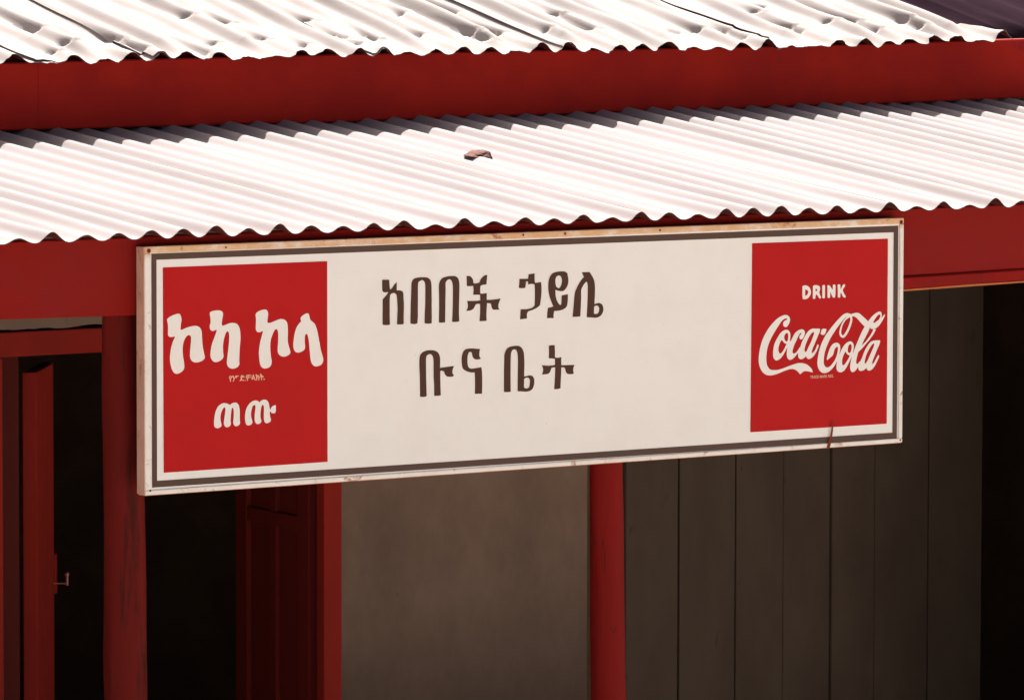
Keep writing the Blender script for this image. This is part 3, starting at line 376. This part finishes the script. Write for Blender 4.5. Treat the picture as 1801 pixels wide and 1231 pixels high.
# fascias
board('fascia_board', [-3.6, -0.3975], [2.360, 2.3755], [2.506, 2.514], 1.2008, 1.228, red_fascia, shop, 0.002, 2)
board('fascia_board', [-0.397, 0.40, 0.82, 1.30, 1.80, 2.335], [2.3755, 2.3765, 2.382, 2.385, 2.390, 2.3975], [2.515, 2.522, 2.524, 2.525, 2.528, 2.536], 1.200, 1.225, red_fascia, shop, 0.002, 3)
board('veranda_beam', [-3.6, -1.2, -0.91, 0.94, 1.27, 3.15], [2.090, 2.083, 2.079, 2.085, 2.089, 2.10], [2.224]*6, 0.030, 0.060, red_lower, shop, 0.0015, 5)
trim = board('trim_batten', [-0.86, 0.94, 1.27, 3.15], [2.055, 2.0585, 2.0645, 2.085], [2.0788, 2.0842, 2.0888, 2.099], 0.024, 0.058, red_post, shop, 0.001, 6)
board('worn_edge', [-0.86, 0.94, 1.27, 3.15], [2.0525, 2.0560, 2.0620, 2.0825], [2.0548, 2.0583, 2.0643, 2.0848], 0.0235, 0.050, bare_edge, trim, 0.001, 7)

# posts: rough round poles
def post(cx, cy, lean, z0, z1, prof, seed, knots, m):
    V = []; Fc = []; S = 28; N = 90
    for j in range(N+1):
        t = j/N; z = z0+(z1-z0)*t
        for i in range(S):
            a = 2*math.pi*i/S; d = (math.cos(a), math.sin(a))
            rad = float(np.interp(z, prof[0], prof[1]))
            r = rad*(1+0.07*noise.noise((d[0]*1.2, d[1]*1.2, z*2.2+seed))+0.035*noise.noise((d[0]*4, d[1]*4, z*7+seed)))
            r += knots*0.006*max(0, noise.noise((d[0]*3, d[1]*3, z*5+seed*2))-0.1)*(1-t)
            V.append((cx+lean*(z-1.7)+0.004*noise.noise((z*1.5, seed, 0))+r*d[0], cy+r*d[1], z))
    for j in range(N):
        for i in range(S):
            a = j*S+i; b = j*S+(i+1) % S; Fc.append((a, b, b+S, a+S))
    Fc.append(tuple(range(S-1, -1, -1))); Fc.append(tuple(N*S+i for i in range(S)))
    return mesh('veranda_post', V, Fc, m, shop, smooth=True)
post(-0.8915, 0.108, -0.008, 0.12, 2.215, ((0.1, 1.37, 1.55, 1.74, 1.95, 2.2), (0.040, 0.0385, 0.0385, 0.038, 0.0365, 0.0350)), 1.3, 2.6, old_red_post)['label'] = 'rough leaning post with peeling red paint'
post(0.2395, 0.1085, -0.014, 0.12, 2.215, ((0.1, 2.2), (0.0345, 0.0325)), 8.7, 2.2, red_post)

# floor, walls and the dark room
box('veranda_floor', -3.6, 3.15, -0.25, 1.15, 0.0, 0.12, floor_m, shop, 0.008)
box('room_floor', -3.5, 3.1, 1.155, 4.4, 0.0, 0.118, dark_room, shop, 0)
w = Boxes()
w.box(-3.6, -0.62, 1.150, 1.27, 0.12, 2.325)
w.build('plaster_wall', plaster, shop, 0.004)
# plaster over the door with a ragged lower edge
V = []; Fc = []; n = 120; xs_ = np.linspace(-0.62, 0.323, n+1)
for x in xs_:
    zb = 1.974+0.004*noise.noise((x*14, 1.0, 2.0))+0.0025*noise.noise((x*60, 3.0, 2.0))-0.006*max(0, -0.2-x)
    V += [(x, 1.118, zb), (x, 1.118, 2.325), (x, 1.27, 2.325), (x, 1.27, zb)]
for i in range(n):
    for k in range(4):
        a = i*4+k; b = i*4+(k+1) % 4; Fc.append((a, b, b+4, a+4))
Fc += [(3, 2, 1, 0), tuple(n*4+k for k in range(4))]
mesh('plaster_band', V, Fc, plaster, shop)
Boxes().box(0.311, 0.990, 1.146, 1.188, 0.12, 2.325).build('wall_panel', plaster, shop, 0.004)
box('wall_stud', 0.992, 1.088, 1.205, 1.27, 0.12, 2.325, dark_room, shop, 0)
pl = Boxes(); edges = [1.068, 1.095, 1.247, 1.411, 1.549, 1.692, 1.820, 1.988, 2.155]
rp = random.Random(9)
for i in range(len(edges)-1):
    gap = 0.0026 if i in (0, 1, 2, 4, 6) else 0.0012
    d = 0.012 if i == 0 else rp.uniform(-0.003, 0.003)
    pl.box(edges[i]+gap, edges[i+1]-gap, 1.146+d, 1.176, 0.12, 2.325, jit=0.001, seed=i)
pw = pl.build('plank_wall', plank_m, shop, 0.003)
box('backing', 1.090, 2.150, 1.180, 1.27, 0.12, 2.325, jamb_m, pw, 0)
box('plaster_wall', 2.95, 3.15, 1.15, 1.27, 0.12, 2.325, plaster, shop)
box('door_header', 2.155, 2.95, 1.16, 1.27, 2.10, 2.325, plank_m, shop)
box('added_shade_wall', 2.36, 2.42, 0.075, 1.145, 0.12, 2.215, plank_m, shop)  # unseen wall, added to keep light off the right-hand planks
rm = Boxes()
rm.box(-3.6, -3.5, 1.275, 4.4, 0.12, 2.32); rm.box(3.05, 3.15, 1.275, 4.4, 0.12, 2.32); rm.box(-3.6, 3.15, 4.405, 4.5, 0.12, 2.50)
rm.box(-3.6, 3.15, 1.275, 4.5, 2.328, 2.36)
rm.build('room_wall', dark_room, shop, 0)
board('gable_wall', TOP_X, [2.362]*len(TOP_X), [q+0.0185 for q in TOP_Z], 1.262, 1.30, red_fascia, shop, 0.0)

# the double door
fr = Boxes()
fr.box(-0.615, -0.530, 1.128, 1.20, 0.12, 1.914)     # broad outer board

fr.box(0.2635, 0.3100, 1.122, 1.150, 0.12, 1.914)
fr.box(-0.615, 0.3100, 1.130, 1.25, 1.9155, 1.9665)
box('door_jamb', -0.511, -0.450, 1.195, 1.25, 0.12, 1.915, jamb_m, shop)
fr.build('door_frame', red_door, shop, 0.003)
def leaf(hx, hy, ang, wdt, mirrored, z0, z1):
    # built lying along +x from the hinge, then turned about the hinge
    b = Boxes(); T = 0.032; st = 0.052; c = Vector((hx, hy, 0)); a = ang
    s = [0.0, st, wdt*0.5-0.016, wdt*0.5+0.016, wdt-st, wdt]
    f = lambda x0, x1, y0, y1, q0, q1: b.box(hx+x0, hx+x1, hy+y0, hy+y1, q0, q1, rot=(c, a))
    f(s[0], s[1], 0, T, z0, z1); f(s[4], s[5], 0, T, z0, z1)
    for q0, q1 in ((z0, z0+0.11), (1.00, 1.06), (1.50, 1.53), (z1-0.06, z1)): f(s[1], s[4], 0.001, T-0.001, q0, q1)
    for q0, q1 in ((z0+0.11, 1.00), (1.06, 1.50), (1.53, z1-0.06)):
        f(s[2], s[3], 0.002, T-0.002, q0, q1)
        f(s[1], s[2], 0.011, T-0.011, q0, q1); f(s[3], s[4], 0.011, T-0.011, q0, q1)
    return b.build('door_leaf', dark_leaf_m, shop, 0.002)
LA = R(50); lx, ly = -0.401, 1.205
b = Boxes(); c = Vector((lx, ly, 0))
b.box(lx, lx+0.118, ly, ly+0.03, 0.13, 1.874, rot=(c, LA)); b.box(lx+0.122, lx+0.243, ly, ly+0.03, 0.13, 1.874, rot=(c, LA))
b.box(lx+0.2435, lx+0.268, ly+0.006, ly+0.026, 1.845, 1.875, rot=(c, LA)); b.box(lx+0.2435, lx+0.265, ly-0.004, ly+0.026, 1.385, 1.47, rot=(c, LA))
left_leaf = b.build('door_leaf', red_door, shop, 0.002, 'narrow red door leaf with a small handle, standing half open')
e = Vector((lx, ly, 0))+Matrix.Rotation(LA, 3, 'Z') @ Vector((0.241, 0, 0)); nrm = Matrix.Rotation(LA, 3, 'Z') @ Vector((0, -1, 0))
hb = Boxes()
def bar(p, q, r, bx):
    p, q = Vector(p), Vector(q); M = Matrix.Translation((p+q)/2) @ (q-p).to_track_quat('Z', 'Y').to_matrix().to_4x4()
    bmesh.ops.create_cone(bx.bm, cap_ends=True, segments=10, radius1=r, radius2=r, depth=(q-p).length, matrix=M)
p0 = Vector((e.x, e.y, 1.408))
bar(p0, p0+nrm*0.028, 0.0017, hb)
bar(p0+nrm*0.028+Vector((0, 0, -0.004)), p0+nrm*0.028+Vector((0, 0, 0.020)), 0.0028, hb)
bmesh.ops.create_uvsphere(hb.bm, u_segments=10, v_segments=8, radius=0.0048, matrix=Matrix.Translation(p0+nrm*0.028+Vector((0, 0, 0.019))))
hb.build('handle', iron_m, left_leaf, 0)
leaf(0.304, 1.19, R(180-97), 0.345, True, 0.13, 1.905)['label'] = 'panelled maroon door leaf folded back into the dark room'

# ------------------------------------------------------------------ the sign
sign = root('sign_board', 'long cream signboard with two red end panels and brown Amharic lettering, under the eave', 'sign', (0, 0.0, SIGN_Z))
Wd, Ht = 0.915, 0.457
box('face_panel', -Wd+0.004, Wd-0.004, 0.0, 0.020, SIGN_Z+0.004, SIGN_Z+Ht-0.004, cream_face, sign, 0)
rb = Boxes()
rb.box(-Wd, Wd, -0.0035, 0.0225, SIGN_Z, SIGN_Z+0.0085); rb.box(-Wd, Wd, -0.0035, 0.0225, SIGN_Z+Ht-0.0125, SIGN_Z+Ht)
rb.box(-Wd, -Wd+0.0135, -0.0034, 0.0224, SIGN_Z+0.0086, SIGN_Z+Ht-0.0126); rb.box(Wd-0.010, Wd, -0.0034, 0.0224, SIGN_Z+0.0086, SIGN_Z+Ht-0.0126)
rb.build('rim', cream_rim, sign, 0.002)
box('rim_side', -Wd-0.0012, -Wd+0.0003, -0.0012, 0.024, SIGN_Z+0.001, SIGN_Z+Ht-0.001, rim_side, sign, 0.0004)
box('rim_side', -Wd+0.001, Wd-0.001, -0.0012, 0.022, SIGN_Z-0.0012, SIGN_Z+0.0003, rim_side, sign, 0.0004)
ro = [(-899, 13), (902.4, 8.5), (902.3, 441), (-899, 443.5)]; ri = [(-888, 25), (890.6, 20.8), (890.2, 428), (-888, 432)]
painted('border_stripe', [[ro, ri]], -0.0006, sign_stripe, sign, 1)
left_red = painted('red_panel', [[[(-873.4, 39), (-506.2, 38.8), (-506.8, 416.6), (-874, 417.5)]]], -0.0006, sign_red, sign, 1)
right_red = painted('red_panel', [[[(518.5, 41), (875.2, 39.7), (875, 415.5), (520.6, 417.5)]]], -0.0006, sign_red, sign, 1)
painted('lettering', SLOGAN[:2], -0.0012, sign_white, left_red, 4, 60, 'first big rounded white Amharic word')
painted('lettering', SLOGAN[2:], -0.0012, sign_white, left_red, 4, 60, 'second big rounded white Amharic word')
painted('lettering', IMPERATIVE, -0.0012, sign_white, left_red, 4, 60, 'small rounded white Amharic word')
painted('lettering', DRINK_WORD, -0.0012, sign_white, right_red, 4, 60, 'white capitals reading DRINK')
painted('lettering', SCRIPT_LOGO, -0.0012, sign_white, right_red, 5, 70, 'white flowing script logo')
painted('lettering', NAME_LINE[:4], -0.0006, sign_brown, sign, 4, 40, 'four brown Amharic letters, first word of the upper row')
painted('lettering', NAME_LINE[4:], -0.0006, sign_brown, sign, 4, 40, 'three brown Amharic letters, second word of the upper row')
painted('lettering', CAFE_LINE[:2], -0.0006, sign_brown, sign, 4, 40, 'two brown Amharic letters, first word of the lower row')
painted('lettering', CAFE_LINE[2:], -0.0006, sign_brown, sign, 4, 40, 'two brown Amharic letters, second word of the lower row')
painted('rust_streak', RUST_STREAK, -0.0046, streak_m, sign, 2, 50)
def small_text(body, x0, x1, z0, z1, parent, bold, label):
    cu = bpy.data.curves.new('small_text', 'FONT'); cu.body = body; cu.size = 1.0; cu.offset = bold; cu.resolution_u = 3
    t = bpy.data.objects.new('small_text', cu); col.objects.link(t)
    bpy.context.view_layer.update()
    me0 = t.evaluated_get(bpy.context.evaluated_depsgraph_get()).to_mesh()
    vs = [v.co.copy() for v in me0.vertices]; fs = [tuple(p.vertices) for p in me0.polygons]
    bpy.data.objects.remove(t); bpy.data.curves.remove(cu)
    ax = min(v.x for v in vs); bx = max(v.x for v in vs); az = min(v.y for v in vs); bz = max(v.y for v in vs)
    V = [((x0+(v.x-ax)/(bx-ax)*(x1-x0))/1000, -0.0012, SIGN_Z+(z0+(v.y-az)/(bz-az)*(z1-z0))/1000) for v in vs]
    return mesh('lettering', V, fs, small_white, parent, label=label)
small_text('የንግድ.ምልክት.', -729, -649, 200, 212.5, left_red, 0.03, 'tiny white Amharic line')
small_text('TRADE MARK REG.', 672, 733, 140.9, 146.8, right_red, 0.02, 'tiny white trade mark line')
def nail(x, z, r, y=-0.0036):
    b = Boxes(); bmesh.ops.create_uvsphere(b.bm, u_segments=12, v_segments=8, radius=1.0, matrix=Matrix.Translation((x/1000, y, SIGN_Z+z/1000)) @ Matrix.Diagonal((r, 0.002, r, 1)))
    return b.build('nail', rust_m, sign, 0)
for x, z, r in ((-906.4, 449.2, 0.0042), (907.5, 448, 0.0042), (-50, 452, 0.0022), (51.5, 451.5, 0.0026), (285, 451, 0.0022), (-737, 450, 0.0018), (-905, 8, 0.002), (909, 5, 0.002)):
    nail(x, z, r)

# ------------------------------------------------------------------ stone on the veranda roof
st = bmesh.new(); bmesh.ops.create_icosphere(st, subdivisions=4, radius=1.0)
for v in st.verts:
    d = v.co.normalized(); k = 1+0.22*noise.noise(d*1.6+Vector((3, 1, 7)))+0.08*noise.noise(d*4.5)
    p = d*k
    hgt = np.interp(p.x, [-1.1, -0.55, -0.1, 0.6, 1.0], [0.22, 0.55, 0.95, 1.0, 0.9])
    v.co = Vector((p.x*0.037, p.y*0.026, p.z*0.014*hgt))
    if v.co.x > 0.030: v.co.x = 0.030+(v.co.x-0.030)*0.3
    if v.co.z < -0.006: v.co.z = -0.006
me = bpy.data.meshes.new('stone'); st.to_mesh(me); st.free(); me.materials.append(stone_m)
stone = bpy.data.objects.new('stone', me); col.objects.link(stone)
stone.location = (0.372, 0.715, 2.2225+0.121*0.72+0.010); stone.rotation_euler = (R(6), R(2), R(20))
stone['label'] = 'small brown stone lying on the white corrugated veranda roof above the signboard'; stone['category'] = 'stone'

# ------------------------------------------------------------------ the neighbouring house on the right
hut = root('neighbouring_house', 'neighbouring house beyond the right end of the shop, with a dark corrugated roof', 'house', (3.6, 1.4, 0))
nx = 300; X = np.linspace(2.24, 5.2, nx+1); Y = np.linspace(1.245, 3.4, 14); V = []; Fc = []
for y in Y:
    for x in X: V.append((x, y, 2.538+0.255*(y-1.245)+0.006*math.cos(2*math.pi*x/0.11)+0.006*noise.noise((x*4, y*0.6, 0))-(0.02 if x < 2.36 else 0)))
for j in range(13):
    for i in range(nx): a = j*(nx+1)+i; Fc.append((a, a+1, a+nx+2, a+nx+1))
o = mesh('roof', V, Fc, zinc_dark, hut, smooth=True); s = o.modifiers.new('thickness', 'SOLIDIFY'); s.thickness = 0.0012; s.offset = -1
board('fascia_board', [2.345, 5.2], [2.46, 2.46], [2.528, 2.528], 1.27, 1.29, dark_room, hut)
hw = Boxes(); hw.box(2.36, 5.1, 1.34, 1.42, 2.37, 2.45); hw.box(3.16, 5.1, 1.34, 3.3, 0.0, 2.45)
hw.build('wall', dark_room, hut, 0.004)
